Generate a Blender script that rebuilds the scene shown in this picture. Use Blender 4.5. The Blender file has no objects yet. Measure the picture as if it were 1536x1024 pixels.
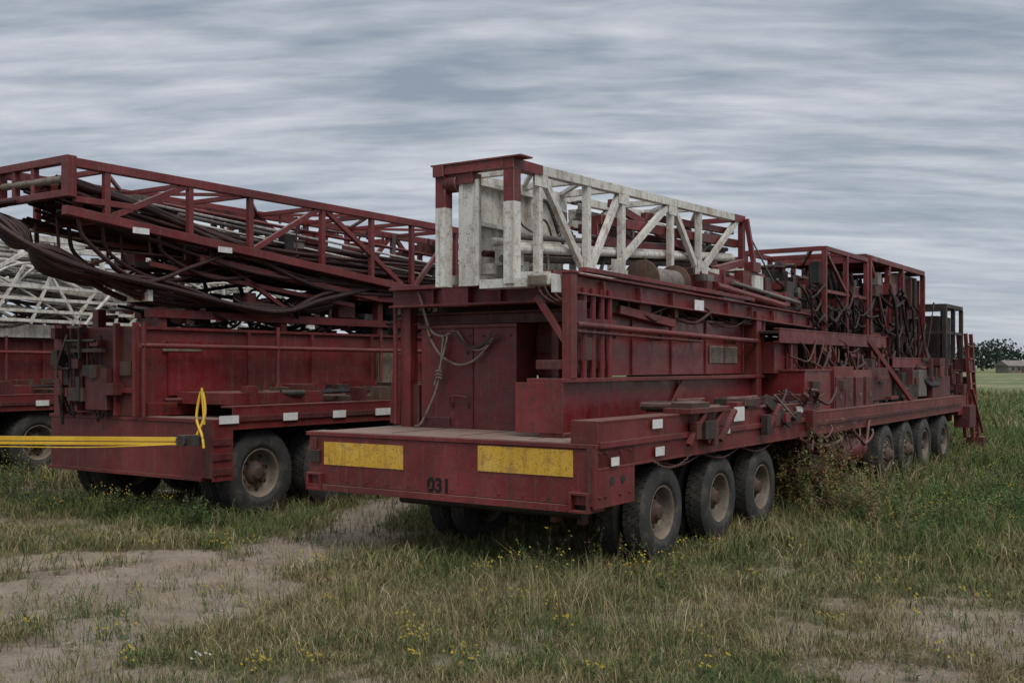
import bpy, math, random
import numpy as np
from mathutils import Vector, Matrix
random.seed(4); rng=np.random.default_rng(7)
scene=bpy.context.scene
# ---------------------------------------------------------------- materials
def ramp(nt,fac,stops):
    r=nt.nodes.new("ShaderNodeValToRGB"); cr=r.color_ramp
    while len(cr.elements)<len(stops): cr.elements.new(.5)
    for e,(p,c) in zip(cr.elements,stops):
        e.position=p; e.color=(c,c,c,1) if isinstance(c,(int,float)) else (*c,1)
    nt.links.new(fac,r.inputs[0]); return r.outputs[0]
def noise(nt,vec,scale,detail=6,rough=.6,stretch=None,dist=0):
    n=nt.nodes.new("ShaderNodeTexNoise"); n.inputs["Scale"].default_value=scale
    n.inputs["Detail"].default_value=detail; n.inputs["Roughness"].default_value=rough
    n.inputs["Distortion"].default_value=dist
    if stretch:
        m=nt.nodes.new("ShaderNodeMapping"); m.inputs["Scale"].default_value=stretch
        nt.links.new(vec,m.inputs[0]); vec=m.outputs[0]
    nt.links.new(vec,n.inputs["Vector"]); return n.outputs["Fac"]
def mix(nt,fac,a,b,typ="MIX"):
    m=nt.nodes.new("ShaderNodeMix"); m.data_type="RGBA"; m.blend_type=typ
    for sock,v in ((m.inputs[0],fac),(m.inputs[6],a),(m.inputs[7],b)):
        if hasattr(v,"links"): nt.links.new(v,sock)
        elif isinstance(v,(int,float)): sock.default_value=v
        else: sock.default_value=(*v,1)
    return m.outputs[2]
def math_(nt,op,a,b=None):
    m=nt.nodes.new("ShaderNodeMath"); m.operation=op
    for i,v in enumerate((a,b)):
        if v is None: continue
        if hasattr(v,"links"): nt.links.new(v,m.inputs[i])
        else: m.inputs[i].default_value=v
    return m.outputs[0]
def newmat(name):
    m=bpy.data.materials.new(name); m.use_nodes=True
    nt=m.node_tree; b=nt.nodes["Principled BSDF"]
    tc=nt.nodes.new("ShaderNodeTexCoord"); return m,nt,b,tc.outputs["Object"]
def bump(nt,b,h,strength=.3,dist=.01):
    n=nt.nodes.new("ShaderNodeBump"); n.inputs["Strength"].default_value=strength
    n.inputs["Distance"].default_value=dist
    nt.links.new(h,n.inputs["Height"]); nt.links.new(n.outputs[0],b.inputs["Normal"])
def paint(name,dark,midc,fade,rust=(.070,.028,.015),dust=(.20,.145,.11),rough=.42,chips=.615,streak=.65,dustamt=.65,rusty=.75,chalk=.22):
    m,nt,b,v=newmat(name)
    c=ramp(nt,noise(nt,v,.9,9,.66),[(.32,dark),(.5,midc),(.68,fade)])
    c=mix(nt,math_(nt,"MULTIPLY",ramp(nt,noise(nt,v,1.7,8,.7,(1,1,1.6)),[(.46,0),(.66,1)]),chalk),c,mix(nt,.5,fade,dust))
    c=mix(nt,math_(nt,"MULTIPLY",ramp(nt,noise(nt,v,4.5,6,.65,(2.6,2.6,.16)),[(.5,0),(.68,1)]),streak),c,rust)
    c=mix(nt,math_(nt,"MULTIPLY",ramp(nt,noise(nt,v,9,4,.6,(2.6,2.6,.10)),[(.56,0),(.68,1)]),streak*.35),c,dust)
    c=mix(nt,math_(nt,"MULTIPLY",ramp(nt,noise(nt,v,7,9,.7),[(.53,0),(.60,1)]),rusty*.8),c,rust)
    c=mix(nt,math_(nt,"MULTIPLY",ramp(nt,noise(nt,v,12,3,.6,(.35,.35,7)),[(.67,0),(.69,1)]),.5),c,fade)
    c=mix(nt,ramp(nt,noise(nt,v,38,5,.7),[(chips,0),(chips+.03,.75)]),c,mix(nt,.5,fade,dust))
    c=mix(nt,ramp(nt,noise(nt,v,55,4,.6,(1,1,1.3)),[(chips,0),(chips+.03,.9)]),c,(.03,.016,.012))
    g=nt.nodes.new("ShaderNodeNewGeometry"); sx=nt.nodes.new("ShaderNodeSeparateXYZ")
    nt.links.new(g.outputs["Normal"],sx.inputs[0])
    up=ramp(nt,sx.outputs[2],[(.55,0),(.95,1)])
    dn=math_(nt,"MULTIPLY",ramp(nt,noise(nt,v,2.2,7,.6),[(.3,.35),(.65,1)]),dustamt)
    c=mix(nt,math_(nt,"MULTIPLY",up,dn),c,dust)
    nt.links.new(c,b.inputs["Base Color"])
    nt.links.new(ramp(nt,noise(nt,v,5,6,.7),[(.3,rough-.1),(.7,min(1,rough+.28))]),b.inputs["Roughness"])
    bump(nt,b,noise(nt,v,5,9,.66),.35,.014); return m
M={}
M["red"]=paint("red_paint",(.070,.006,.008),(.142,.0105,.014),(.215,.030,.032))
M["red2"]=paint("dark_red_paint",(.04,.0055,.007),(.078,.0085,.011),(.12,.020,.021),rough=.5)
M["redg"]=paint("glossy_red_paint",(.10,.007,.010),(.15,.011,.015),(.195,.022,.026),rough=.26,chips=.65,streak=.5,rusty=.4,chalk=.14)
M["deck"]=paint("deck_paint",(.10,.045,.038),(.18,.09,.075),(.26,.165,.14),rough=.7,chips=.60,dustamt=.8,rusty=.9,dust=(.25,.18,.145))
M["white"]=paint("white_paint",(.36,.36,.32),(.62,.61,.56),(.72,.71,.66),rust=(.22,.13,.075),dust=(.42,.39,.32),chips=.61,streak=.65,rusty=.55,rough=.5,chalk=.2)
M["yellow"]=paint("yellow_paint",(.52,.29,.02),(.64,.37,.03),(.68,.45,.12),rust=(.24,.12,.04),chips=.60,streak=.45,rusty=.55,rough=.5,chalk=.2)
M["black"]=paint("black_steel",(.010,.010,.011),(.018,.017,.016),(.038,.034,.03),rust=(.055,.03,.018),dust=(.11,.09,.07),rough=.5,chalk=.1)
M["grey"]=paint("grey_steel",(.07,.07,.065),(.14,.135,.125),(.22,.21,.19),rough=.45)
M["rim"]=paint("rim_paint",(.10,.083,.06),(.175,.148,.112),(.24,.21,.165),rust=(.09,.05,.028),rough=.6)
M["hub"]=paint("hub_rust",(.03,.016,.011),(.06,.034,.024),(.11,.07,.05),rough=.7,chalk=.2)
M["label"]=paint("reflector_white",(.5,.5,.49),(.66,.66,.65),(.72,.72,.72),rust=(.35,.3,.25),chips=.66,streak=.3,rusty=.3,rough=.35,dustamt=0,chalk=.1)
M["rope"]=paint("rope_fibre",(.16,.13,.10),(.26,.22,.17),(.34,.29,.23),rough=.9)
M["strap"]=paint("yellow_strap",(.55,.32,.01),(.68,.42,.02),(.75,.48,.05),rust=(.4,.25,.05),chips=.66,streak=.3,rusty=.2,rough=.55,dustamt=.2,chalk=.1)
M["edge"]=paint("worn_red_edge",(.07,.013,.010),(.145,.030,.026),(.24,.09,.07),rough=.6,chips=.58,rusty=.9,streak=.2)
M["edgew"]=paint("worn_white_edge",(.2,.17,.13),(.45,.42,.37),(.62,.6,.56),rust=(.16,.08,.04),rough=.6,chips=.6,rusty=.9,streak=.2)
m,nt,b,v=newmat("hose_rubber"); b.inputs["Base Color"].default_value=(.009,.009,.010,1); b.inputs["Roughness"].default_value=.5
b.inputs["Specular IOR Level"].default_value=.3
bump(nt,b,noise(nt,v,30,4,.6),.2,.004); M["hose"]=m
m,nt,b,v=newmat("tyre_rubber")
c=ramp(nt,noise(nt,v,5,8,.7),[(.3,(.018,.018,.018)),(.52,(.034,.032,.030)),(.7,(.095,.080,.062))])
nt.links.new(c,b.inputs["Base Color"]); b.inputs["Roughness"].default_value=.8
bump(nt,b,noise(nt,v,40,5,.6),.3,.004); M["tyre"]=m
m,nt,b,v=newmat("lamp_lens"); b.inputs["Base Color"].default_value=(.28,.01,.012,1); b.inputs["Roughness"].default_value=.2; M["lens"]=m
MK=list(M.keys())
# ---------------------------------------------------------------- mesh builder
class Part:
    def __init__(s): s.v=[];s.f=[];s.m=[];s.sm=[]
    def add(s,vs,fs,m,smooth=False):
        o=len(s.v); s.v+= [tuple(p) for p in vs]
        for f in fs: s.f.append([o+i for i in f]); s.m.append(MK.index(m)); s.sm.append(smooth)
    BF=[(0,3,2,1),(4,5,6,7),(0,1,5,4),(1,2,6,5),(2,3,7,6),(3,0,4,7)]
    def box(s,a,b,c,d,e,f,m):
        if a>b:a,b=b,a
        if c>d:c,d=d,c
        if e>f:e,f=f,e
        s.add([(a,c,e),(b,c,e),(b,d,e),(a,d,e),(a,c,f),(b,c,f),(b,d,f),(a,d,f)],s.BF,m)
    def frame(s,p,q):
        p=Vector(p);q=Vector(q);d=(q-p); d.normalize()
        up=Vector((0,0,1)) if abs(d.z)<.95 else Vector((1,0,0))
        x=d.cross(up).normalized(); y=x.cross(d).normalized(); return p,q,x,y
    def beam(s,p,q,w,h,m):
        p,q,x,y=s.frame(p,q); x=x*(w/2); y=y*(h/2)
        s.add([p-x-y,p+x-y,p+x+y,p-x+y,q-x-y,q+x-y,q+x+y,q-x+y],[(0,1,2,3),(7,6,5,4),(4,5,1,0),(5,6,2,1),(6,7,3,2),(7,4,0,3)],m)
    def ibeam(s,p,q,w,h,m,th=.018):
        p=Vector(p);q=Vector(q);_,_,x,y=s.frame(p,q); y=y*(h/2-th/2)
        s.beam(p+y,q+y,w,th,m); s.beam(p-y,q-y,w,th,m)
        s.beam(p,q,th,h-2*th-.002,m)
    def tube(s,p,q,r,m,n=10,cap=True):
        p,q,x,y=s.frame(p,q); vs=[]
        for c in (p,q):
            for i in range(n):
                a=2*math.pi*i/n; vs.append(c+x*(r*math.cos(a))+y*(r*math.sin(a)))
        s.add(vs,[(i,(i+1)%n,n+(i+1)%n,n+i) for i in range(n)],m,True)
        if cap: s.add(vs[:n],[tuple(range(n))[::-1]],m); s.add(vs[n:],[tuple(range(n))],m)
    def hose(s,pts,r,m,n=8,sub=7):
        P=[Vector(p) for p in pts]; P=[P[0]*2-P[1]]+P+[P[-1]*2-P[-2]]; C=[]
        for i in range(1,len(P)-2):
            for k in range(sub):
                t=k/sub; a,b_,c,d=P[i-1:i+3]
                C.append(.5*((2*b_)+(c-a)*t+(2*a-5*b_+4*c-d)*t*t+(3*b_-a-3*c+d)*t**3))
        C.append(P[-2]); vs=[]
        for i,c in enumerate(C):
            d=(C[min(i+1,len(C)-1)]-C[max(i-1,0)]).normalized()
            up=Vector((0,0,1)) if abs(d.z)<.9 else Vector((0.3,1,0)).normalized()
            x=d.cross(up).normalized(); y=x.cross(d)
            for k in range(n):
                a=2*math.pi*k/n; vs.append(c+x*(r*math.cos(a))+y*(r*math.sin(a)))
        s.add(vs,[(i*n+k,i*n+(k+1)%n,(i+1)*n+(k+1)%n,(i+1)*n+k) for i in range(len(C)-1) for k in range(n)],m,True)
    def lathe(s,c,prof,m,n=56,sg=1,axis=1):
        vs=[]
        for r,a in prof:
            for i in range(n):
                an=2*math.pi*i/n
                if axis==1: vs.append((c[0]+r*math.cos(an),c[1]+sg*a,c[2]+r*math.sin(an)))
                else: vs.append((c[0]+sg*a,c[1]+r*math.cos(an),c[2]+r*math.sin(an)))
        fs=[(j*n+i,j*n+(i+1)%n,(j+1)*n+(i+1)%n,(j+1)*n+i) for j in range(len(prof)-1) for i in range(n)]
        s.add(vs,fs,m,True)
    def bolts(s,pts,r,m,ax=1,l=.02):
        for p in pts:
            q=list(p); q[ax]-=l; s.tube(p,q,r,m,6)
    def mesh(s,name):
        me=bpy.data.meshes.new(name); me.from_pydata(s.v,[],s.f)
        for k in MK: me.materials.append(M[k])
        me.polygons.foreach_set("material_index",s.m); me.polygons.foreach_set("use_smooth",s.sm); me.update(); return me
    def obj(s,name,parent,bev=.007,edge="edge"):
        o=bpy.data.objects.new(name,s.mesh(name)); scene.collection.objects.link(o); o.parent=parent
        if bev:
            b=o.modifiers.new("bevel","BEVEL"); b.width=bev; b.segments=1; b.limit_method="ANGLE"; b.angle_limit=math.radians(42)
            b.use_clamp_overlap=True
            if edge: b.material=MK.index(edge)
        return o
def clutter(p,s0,s1,t0,t1,z0,z1,n,mats,seed=0,rmax=.05,boxes=.35,L=.8):
    R=random.Random(seed)
    for i in range(n):
        c=[R.uniform(s0,s1),R.uniform(t0,t1),R.uniform(z0,z1)]; m=R.choice(mats)
        if R.random()<boxes:
            a,b_,d=[R.uniform(.04,.22) for _ in range(3)]
            p.box(max(s0,c[0]-a),min(s1,c[0]+a),max(t0,c[1]-b_),min(t1,c[1]+b_),max(z0,c[2]-d),min(z1,c[2]+d),m)
        else:
            ax=R.choice([0,0,1,2,2]); q=list(c); lim=(s1,t1,z1)[ax]; q[ax]=min(lim,c[ax]+R.uniform(.2,L))
            if q[ax]-c[ax]<.05: continue
            if R.random()<.25: q[(ax+1)%3]+=R.uniform(-.2,.2)
            if R.random()<.5: p.tube(c,q,R.uniform(.012,rmax),m,8)
            else: p.beam(c,q,R.uniform(.03,.09),R.uniform(.03,.09),m)
def hoses(p,s0,s1,t0,t1,z0,z1,n,seed,r=(.012,.028),L=(.5,1.6),sag=.35,mats=("hose",)):
    R=random.Random(seed)
    for i in range(n):
        s=R.uniform(s0,s1); t=R.uniform(t0,t1); z=R.uniform(z0,z1); l=R.uniform(*L); e=R.uniform(z0,z1); tt=R.uniform(t0,t1); g=R.uniform(.1,1)*sag
        a=(s,t,z); c=(s+l,tt,e)
        p.hose([a,(s+l*.15,t-.05,z-g*.5),(s+l*.5,(t+tt)/2-.08,min(z,e)-g),(s+l*.85,tt-.05,e-g*.4),c],R.uniform(*r),R.choice(mats))
# ---------------------------------------------------------------- wheels
def tyre(p,c,R,W,sg,n=60):
    k=R/.535
    pr=[(.285,.045),(.300,.02),(.325,.012),(.33,.004),(.37,0),(.385,.003),(.44,.001),(.452,.007),(.49,.018),(.512,.038),(.520,.062)]
    pr=[(r*k,a) for r,a in pr]; pr=pr+[(r,W-a) for r,a in pr[::-1]]
    p.lathe(c,pr,"tyre",n,sg)
    N=38
    for row,(a0,a1) in enumerate(((.035,.085),(.095,.135),(W-.135,W-.095),(W-.085,W-.035))):
        for i in range(N):
            an=2*math.pi*(i+(.5 if row%2 else 0)+(0.2*row))/N; h=.40*2*math.pi/N
            vs=[]
            for rr in (R-.028,R-(.004 if row in(1,2) else .008)):
                for aa,da in ((a0,-h),(a0,h),(a1,h+.02),(a1,-h+.02)):
                    t_=an+da; vs.append((c[0]+rr*math.cos(t_),c[1]+sg*aa,c[2]+rr*math.sin(t_)))
            p.add(vs,[(0,3,2,1),(4,5,6,7),(0,1,5,4),(1,2,6,5),(2,3,7,6),(3,0,4,7)],"tyre")
def wheel(parent,name,s,t,z,R,sg,dual=True,W=.27,deep=True,seed=0):
    p=Part(); k=R/.535; c=(0,0,0)
    tyre(p,c,R,W,sg)
    if dual: tyre(p,(0,sg*(W+.05),0),R,W,sg)
    d=.17 if deep else .03
    rim=[(.292,.045),(.300,.020),(.290,.016),(.277,.03),(.268,.06),(.262,.5*d+.04),(.255,d),(.225,d+.02),(.20,d+.012),(.13,d-.01),(.125,d-.012)]
    p.lathe(c,[(r*k,a) for r,a in rim],"rim",48,sg)
    hub=[(.145,d-.004),(.14,d-.03),(.128,d-.05),(.115,d-.075),(.085,d-.085),(.08,d-.12),(.06,d-.13),(.0001,d-.13)]
    p.lathe(c,[(r*k,a) for r,a in hub],"hub",32,sg)
    for i in range(10):
        a=2*math.pi*i/10
        x,y=.172*k*math.cos(a),.172*k*math.sin(a); p.tube((x,sg*(d+.02),y),(x,sg*(d-.035),y),.016,"hub",6)
    for i in range(8):
        a=2*math.pi*(i+.5)/8; x,y=.222*k*math.cos(a),.222*k*math.sin(a); p.tube((x,sg*(d+.05),y),(x,sg*(d+.004),y),.024,"black",10)  # hand holes: black discs stand in for the dark inside, nothing is cut
    if dual: p.lathe((0,sg*(W+.05),0),[(.29*k,.03),(.27*k,.10),(.262*k,W-.02),(.29*k,W-.01)],"rim",40,sg)
    o=p.obj(name,parent,0); o.location=(s,t,z); o.rotation_euler=(0,seed*.7,0); return o
ANG=math.atan2(.8288,.5595)
def rig(name,O):
    e=bpy.data.objects.new(name,None); scene.collection.objects.link(e); e.location=(O[0],O[1],0); e.rotation_euler=(0,0,ANG); return e
def axle(p,s,t0,t1,z):
    p.tube((s,t0,z),(s,t1,z),.07,"black",12)
    for t in (t0+.75,t1-.75):
        for k in range(5): p.beam((s-.6+.05*k,t,z+.14+.022*k),(s+.6-.05*k,t,z+.14+.022*k),.08,.018,"black")
        p.box(s-.08,s+.08,t-.06,t+.06,z-.1,z+.3,"black")
def truss(p,t,top,bot,S,diags,m,cw=.09,vw=.075,mats=None):
    def z(l,s):
        (a,za),(b,zb)=l; return za+(zb-za)*(s-a)/(b-a)
    p.beam((top[0][0],t,top[0][1]),(top[1][0],t,top[1][1]),cw,cw,m)
    p.beam((bot[0][0],t,bot[0][1]),(bot[1][0],t,bot[1][1]),cw,cw,m)
    for s in S: p.beam((s,t,z(bot,s)+cw*.45),(s,t,z(top,s)-cw*.45),vw,vw,m)
    for (a,ka,b,kb) in diags:
        za=z(top if ka else bot,a)-(cw*.4 if ka else -cw*.4); zb=z(top if kb else bot,b)-(cw*.4 if kb else -cw*.4)
        p.beam((a,t,za),(b,t,zb),vw*.8,vw,m)
def chan(p,s0,s1,t,z0,z1,sg,m,fl=.13,th=.022):
    p.box(s0,s1,t,t+sg*th,z0+th,z1-th,m); p.box(s0-.001,s1+.001,t-sg*.006,t+sg*fl,z1-th,z1,m); p.box(s0-.001,s1+.001,t-sg*.006,t+sg*fl,z0,z0+th,m)
def chain(p,a,b,sag,n,m="hub"):
    a=Vector(a);b=Vector(b)
    for i in range(n):
        k=(i+.5)/n; c=a.lerp(b,k)-Vector((0,0,sag*4*k*(1-k))); d=(b-a).normalized()*.022
        p.beam(c-d,c+d,.026 if i%2 else .01,.01 if i%2 else .026,m)
# ================================================================ RIG A
A=rig("drilling_rig_truck",(.805,10.31))
p=Part()
p.box(.02,.06,.035,3.84,.775,1.325,"red")
p.box(0,.28,-.01,3.88,1.33,1.372,"red")
p.box(-.015,.3,.3,3.87,.70,.77,"red")
p.box(0.0,.82,0,.03,.745,1.36,"red")
p.box(.78,.82,.03,.5,.80,1.33,"red2")
p.box(0,.05,.03,.10,.77,1.328,"red2")
for t0 in (.06,3.62):
    p.box(-.03,.3,t0,t0+.03,.70,.90,"red"); p.box(-.03,.3,t0+.20,t0+.23,.70,.90,"red")
    p.box(-.03,.3,t0+.031,t0+.199,.70,.725,"red"); p.box(-.03,.3,t0+.031,t0+.199,.875,.90,"red"); p.box(.1,.12,t0+.03,t0+.2,.72,.88,"black")
p.box(-.012,.02,3.66,3.80,1.02,1.16,"black"); p.box(-.02,.0,3.70,3.75,1.18,1.30,"red2")
p.bolts([(.34,-.001,1.0),(.56,-.001,1.0)],.052,"black",1,.004)  # end plate holes: black discs paint the shade of openings, not bolts
p.bolts([(s,0,z) for s in (.08,.2,.5,.7) for z in (.85,1.28)],.013,"red2")
p.bolts([(.02,t,z) for t in np.arange(.25,3.7,.3) for z in (.82,)],.010,"red2",0)
p.box(.28,1.9,.06,3.86,1.325,1.366,"deck"); p.box(.05,.28,.02,3.86,1.3725,1.377,"deck")
for t in (1.0,1.95,2.9): p.box(.3,1.5,t-.006,t+.006,1.366,1.371,"black")
chan(p,.06,6.6,.0,1.115,1.60,1,"red",.30)
p.box(.04,.06,.0,.3,1.375,1.6,"red")
for s in np.arange(.9,6.5,.62): p.box(s,s+.02,-.0,.26,1.138,1.577,"red2")
p.box(.06,6.5,-.028,-.004,1.33,1.39,"red")
chan(p,.3,8.5,3.86,1.02,1.36,-1,"red2",.2)
chan(p,6.6,17.0,.05,1.10,1.45,1,"red",.2)
p.box(6.6,17,-.0,.02,1.25,1.31,"red2")
for t in (.98,2.1): p.box(.3,18.6,t,t+.12,.72,1.29,"red2")
for s in np.arange(.9,18,.95): p.box(s,s+.09,.25,3.3,1.12,1.3,"red2")
p.box(1.0,6.5,.3,3.6,1.29,1.325,"black"); p.box(6.5,17,.2,2.9,1.30,1.34,"black")
for s in (1.65,3.23,4.63,10.72,12.16,13.61,15.32): axle(p,s,.35,2.75,.52)
for t in (.42,.75): p.box(.5,.6,t,t+.08,.5,1.1,"red2")
p.tube((.45,.4,.62),(.45,2.8,.62),.05,"black")
for (s,z,w,h) in ((1.28,1.52,.24,.10),(1.34,1.225,.22,.10),(.34,1.19,.17,.09),(3.55,1.54,.34,.18),(3.17,1.37,.18,.11),(5.78,1.52,.28,.10)):
    p.box(s-w/2,s+w/2,-.036,-.030,z-h/2,z+h/2,"label")
R_=random.Random(3)
for s in (2.1,2.35,2.6,4.3,4.6,5.0,5.4,6.1):
    w=R_.uniform(.1,.25); p.box(s,s+w,-.12,-.03,1.3+R_.uniform(-.1,.1),1.5,R_.choice(["red","red2","black"]))
for s in (2.0,2.5,2.9,4.4): p.beam((s,-.06,1.25),(s+.35,-.10,1.60),.06,.05,"red")
p.box(1.9,3.0,-.14,.2,1.601,1.66,"red"); p.box(2.0,2.5,-.1,.15,1.66,1.72,"hub"); p.beam((4.4,-.06,1.7),(5.3,-.06,1.35),.03,.14,"black"); p.beam((4.6,-.1,1.75),(5.5,-.1,1.38),.02,.03,"grey")
clutter(p,2.0,6.4,-.05,.6,1.6,1.72,26,["red","red2","hub","black"],5)
clutter(p,1.0,6.0,.7,2.4,.6,1.2,30,["black","red2"],15)
chain(p,(1.2,-.03,1.13),(2.1,-.03,1.13),.1,22)
for k in range(3): p.hose([(1.5+k*1.2,.1,1.1),(2.0+k*1.2,.05,1.02),(2.7+k*1.2,.1,1.1)],.012,"hose")
hoses(p,4.0,6.6,-.12,.5,1.55,1.8,16,301,sag=.25,mats=("hose","hose","hub"))
hoses(p,5.6,8.5,-.05,.2,1.0,1.3,10,302,sag=.45,mats=("hose","red2","hub"))
p.obj("chassis",A)
for i,s in enumerate((1.65,3.23,4.63)):
    wheel(A,"rear_wheel_right",s,.07,.525,.535,1,seed=i+.3); wheel(A,"rear_wheel_left",s,2.98,.525,.535,-1,seed=i)
for i,s in enumerate((10.72,12.16,13.61,15.32)):
    wheel(A,"front_wheel_right",s,.04,.535,.54,1,False,.32,i>1,seed=i+.5); wheel(A,"front_wheel_left",s,2.9,.535,.54,-1,False,.32,seed=i)
# ---- body
p=Part()
p.box(.72,7.9,.90,.93,1.37,1.955,"redg"); p.box(.70,7.95,.79,1.25,1.957,2.0,"red"); p.box(.72,7.9,.80,1.1,1.372,1.41,"red")
p.box(.70,.73,.80,1.40,1.412,1.956,"red")
for s in (7.1,): p.box(s,s+.02,.81,.9,1.41,1.956,"red")
p.beam((7.92,.85,1.98),(8.5,.85,1.45),.1,.05,"red"); p.box(7.9,8.4,.93,.95,1.40,1.9,"red2")
p.beam((3.55,.86,1.62),(3.85,.86,1.90),.02,.16,"red")
p.box(1.5,1.95,1.92,3.36,1.367,2.62,"red"); p.box(1.47,2.0,1.90,3.38,2.60,2.64,"red")
p.box(1.485,1.5,2.55,2.57,1.38,2.6,"red2"); p.box(1.47,1.5,2.9,3.3,1.367,1.50,"red2")
p.bolts([(1.5,t,2.5) for t in np.arange(2.0,3.3,.2)],.012,"red2",0)
p.bolts([(1.5,2.64,2.30)],.022,"black",0); p.hose([(1.49,2.62,1.62),(1.44,2.62,1.75),(1.44,2.86,1.75),(1.49,2.86,1.62)],.012,"red2")
p.box(1.98,2.02,.93,1.92,1.38,2.95,"red"); p.box(1.80,1.98,1.52,1.62,1.38,2.6,"red"); p.box(1.88,1.98,1.0,1.5,2.05,2.45,"red"); p.box(1.9,1.98,1.66,1.9,2.3,2.5,"red2")
p.ibeam((1.36,.9,2.98),(1.36,3.68,2.98),.24,.24,"red",.025); p.box(1.3,1.9,.85,3.7,3.102,3.13,"red")
p.ibeam((1.62,1.0,2.72),(1.62,3.5,2.72),.2,.14,"red2"); p.box(1.9,1.93,1.2,3.4,2.64,2.95,"red2"); p.box(1.25,1.40,2.45,2.85,2.85,3.11,"red")
for t in (1.35,2.0,3.0): p.box(1.28,1.46,t,t+.02,2.88,3.08,"red")
p.box(1.45,1.6,3.50,3.66,1.36,3.16,"red"); p.box(1.5,2.4,3.4,3.6,1.36,1.9,"red2"); p.box(1.5,9,3.3,3.38,2.9,3.12,"red")
p.tube((1.4,3.70,1.4),(1.4,3.70,3.1),.03,"red"); p.beam((1.5,3.78,1.40),(1.5,3.72,2.3),.16,.05,"red")
for k in range(5): p.hose([(1.2+.03*k,1.45-.06*k,3.1),(1.2+.03*k,1.35-.07*k,2.92),(1.3,1.15-.05*k,2.82),(1.5,1.0,2.80)],.018,"hose" if k%2 else "hub")
p.box(.86,.98,.78,.90,2.0,3.14,"red"); p.box(.84,1.0,.76,.92,3.14,3.165,"red"); p.beam((.9,.84,2.35),(.9,1.25,2.9),.05,.07,"red")
for i,s in enumerate((1.22,1.42,1.62,1.8)): p.tube((s,.84,2.0),(s,.84,3.0),.035,"redg",12)
p.box(.88,1.95,.90,1.25,2.1,2.2,"red2"); p.box(1.2,1.35,.8,.9,2.2,2.45,"hub"); p.box(.9,1.95,.82,.86,2.60,2.66,"red"); p.box(1.0,1.2,.80,.84,2.5,2.85,"red2")
p.ibeam((.98,.86,3.035),(9.0,.86,2.885),.16,.23,"red",.02)
for s in np.arange(1.6,8.8,.9): p.box(s,s+.02,.79,.86,2.93-(s*.0187)+.03,3.12-(s*.0187),"red")
p.box(4.0,4.3,.768,.774,2.87,3.01,"label"); p.beam((1.2,.84,3.20),(6.2,.84,3.12),.10,.05,"red")
for s in (2.2,4.7): p.beam((s,.95,3.0),(s,3.3,3.0),.1,.1,"red")
p.box(1.95,6.2,.98,3.2,2.02,2.74,"redg"); p.box(1.95,6.25,.96,3.2,2.74,2.77,"red")
for s in (2.6,3.7,4.8,6.15): p.box(s,s+.03,.955,.98,2.03,2.74,"red")
p.tube((1.0,.80,2.585),(6.3,.80,2.50),.035,"red",12); p.tube((1.0,.80,2.51),(4.3,.80,2.46),.018,"red2")
for s in (1.9,3.1,4.3,5.5): p.box(s,s+.05,.80,.98,2.45,2.52,"red2")
p.box(4.94,5.93,.96,.975,2.17,2.42,"rim")
for i in range(8): p.beam((4.97,.955,2.19+.029*i),(5.90,.955,2.19+.029*i),.02,.008,"white")
p.box(5.42,5.45,.94,.98,2.17,2.42,"red")
p.box(1.95,9.3,1.1,3.1,2.78,2.90,"black"); p.box(2.0,9.3,.95,3.3,3.06,3.10,"red2")
clutter(p,1.9,6.2,.86,1.3,2.76,2.93,22,["red","red2","black","hub"],8)
hoses(p,1.9,5.5,.82,1.1,2.78,2.92,10,303,sag=.1)
p.beam((2.1,.9,2.8),(3.6,.9,2.68),.1,.10,"red")
p.box(6.3,9.4,1.0,3.0,1.6,2.6,"red2"); p.box(6.3,6.5,.80,1.0,1.4,2.95,"red"); p.tube((6.7,.86,2.0),(6.7,.86,2.9),.04,"red"); p.box(6.4,12.3,.5,1.2,2.62,2.66,"black"); chan(p,6.4,12.3,.48,2.48,2.70,1,"red",.1)
p.box(6.55,7.6,.62,.95,2.02,2.5,"red")
for s in (7.0,8.1,9.2,10.3,11.4,12.2): p.box(s,s+.09,.52,.6,1.45,2.48,"red")
p.box(6.75,8.0,.22,.9,1.40,2.05,"redg"); p.box(6.73,8.02,.20,.9,2.05,2.08,"red"); p.box(8.06,9.1,.18,.9,1.15,2.12,"red"); p.box(9.15,10.4,.24,.9,1.3,2.06,"redg")
for s in (8.1,8.62,9.2,9.8): p.box(s,s+.42,.165,.18 if s<9 else .24,1.35,1.95,"red2"); p.box(s+.19,s+.23,.14,.17,1.6,1.68,"grey")
p.box(7.0,7.3,.17,.22,1.5,1.9,"black"); p.box(8.3,8.5,.1,.18,1.75,1.9,"hub")
for t,z in ((.42,.72),(.95,.72)):
    p.lathe((7.9,t,z),[(.0001,0),(.2,.01),(.27,.06),(.27,1.94),(.2,1.99),(.0001,2.0)],"red",28,1,0)
for s in (8.25,8.9,9.55): p.lathe((s,.42,.72),[(.272,0),(.282,0),(.282,.06),(.272,.06)],"red2",28,1,0); p.box(s,s+.05,.3,.6,.95,1.15,"red2")
for s in (6.2,6.5,6.9): p.beam((s,.1,1.1),(s+.5,.2,.55),.05,.07,"red2")
p.beam((6.0,.15,.62),(7.6,.15,.55),.08,.08,"red2"); p.box(7.0,7.5,.2,.6,.5,1.1,"red2")
clutter(p,6.4,10.3,.15,.9,.6,1.25,30,["red","red2","black"],21); clutter(p,8.0,12.4,.45,1.0,1.6,2.5,60,["red","red2","black","hub","red"],22)
hoses(p,6.5,12.0,.35,.7,2.0,2.6,30,304,sag=.45,mats=("hose","hose","hub"))
p.obj("rear_body",A)
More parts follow.
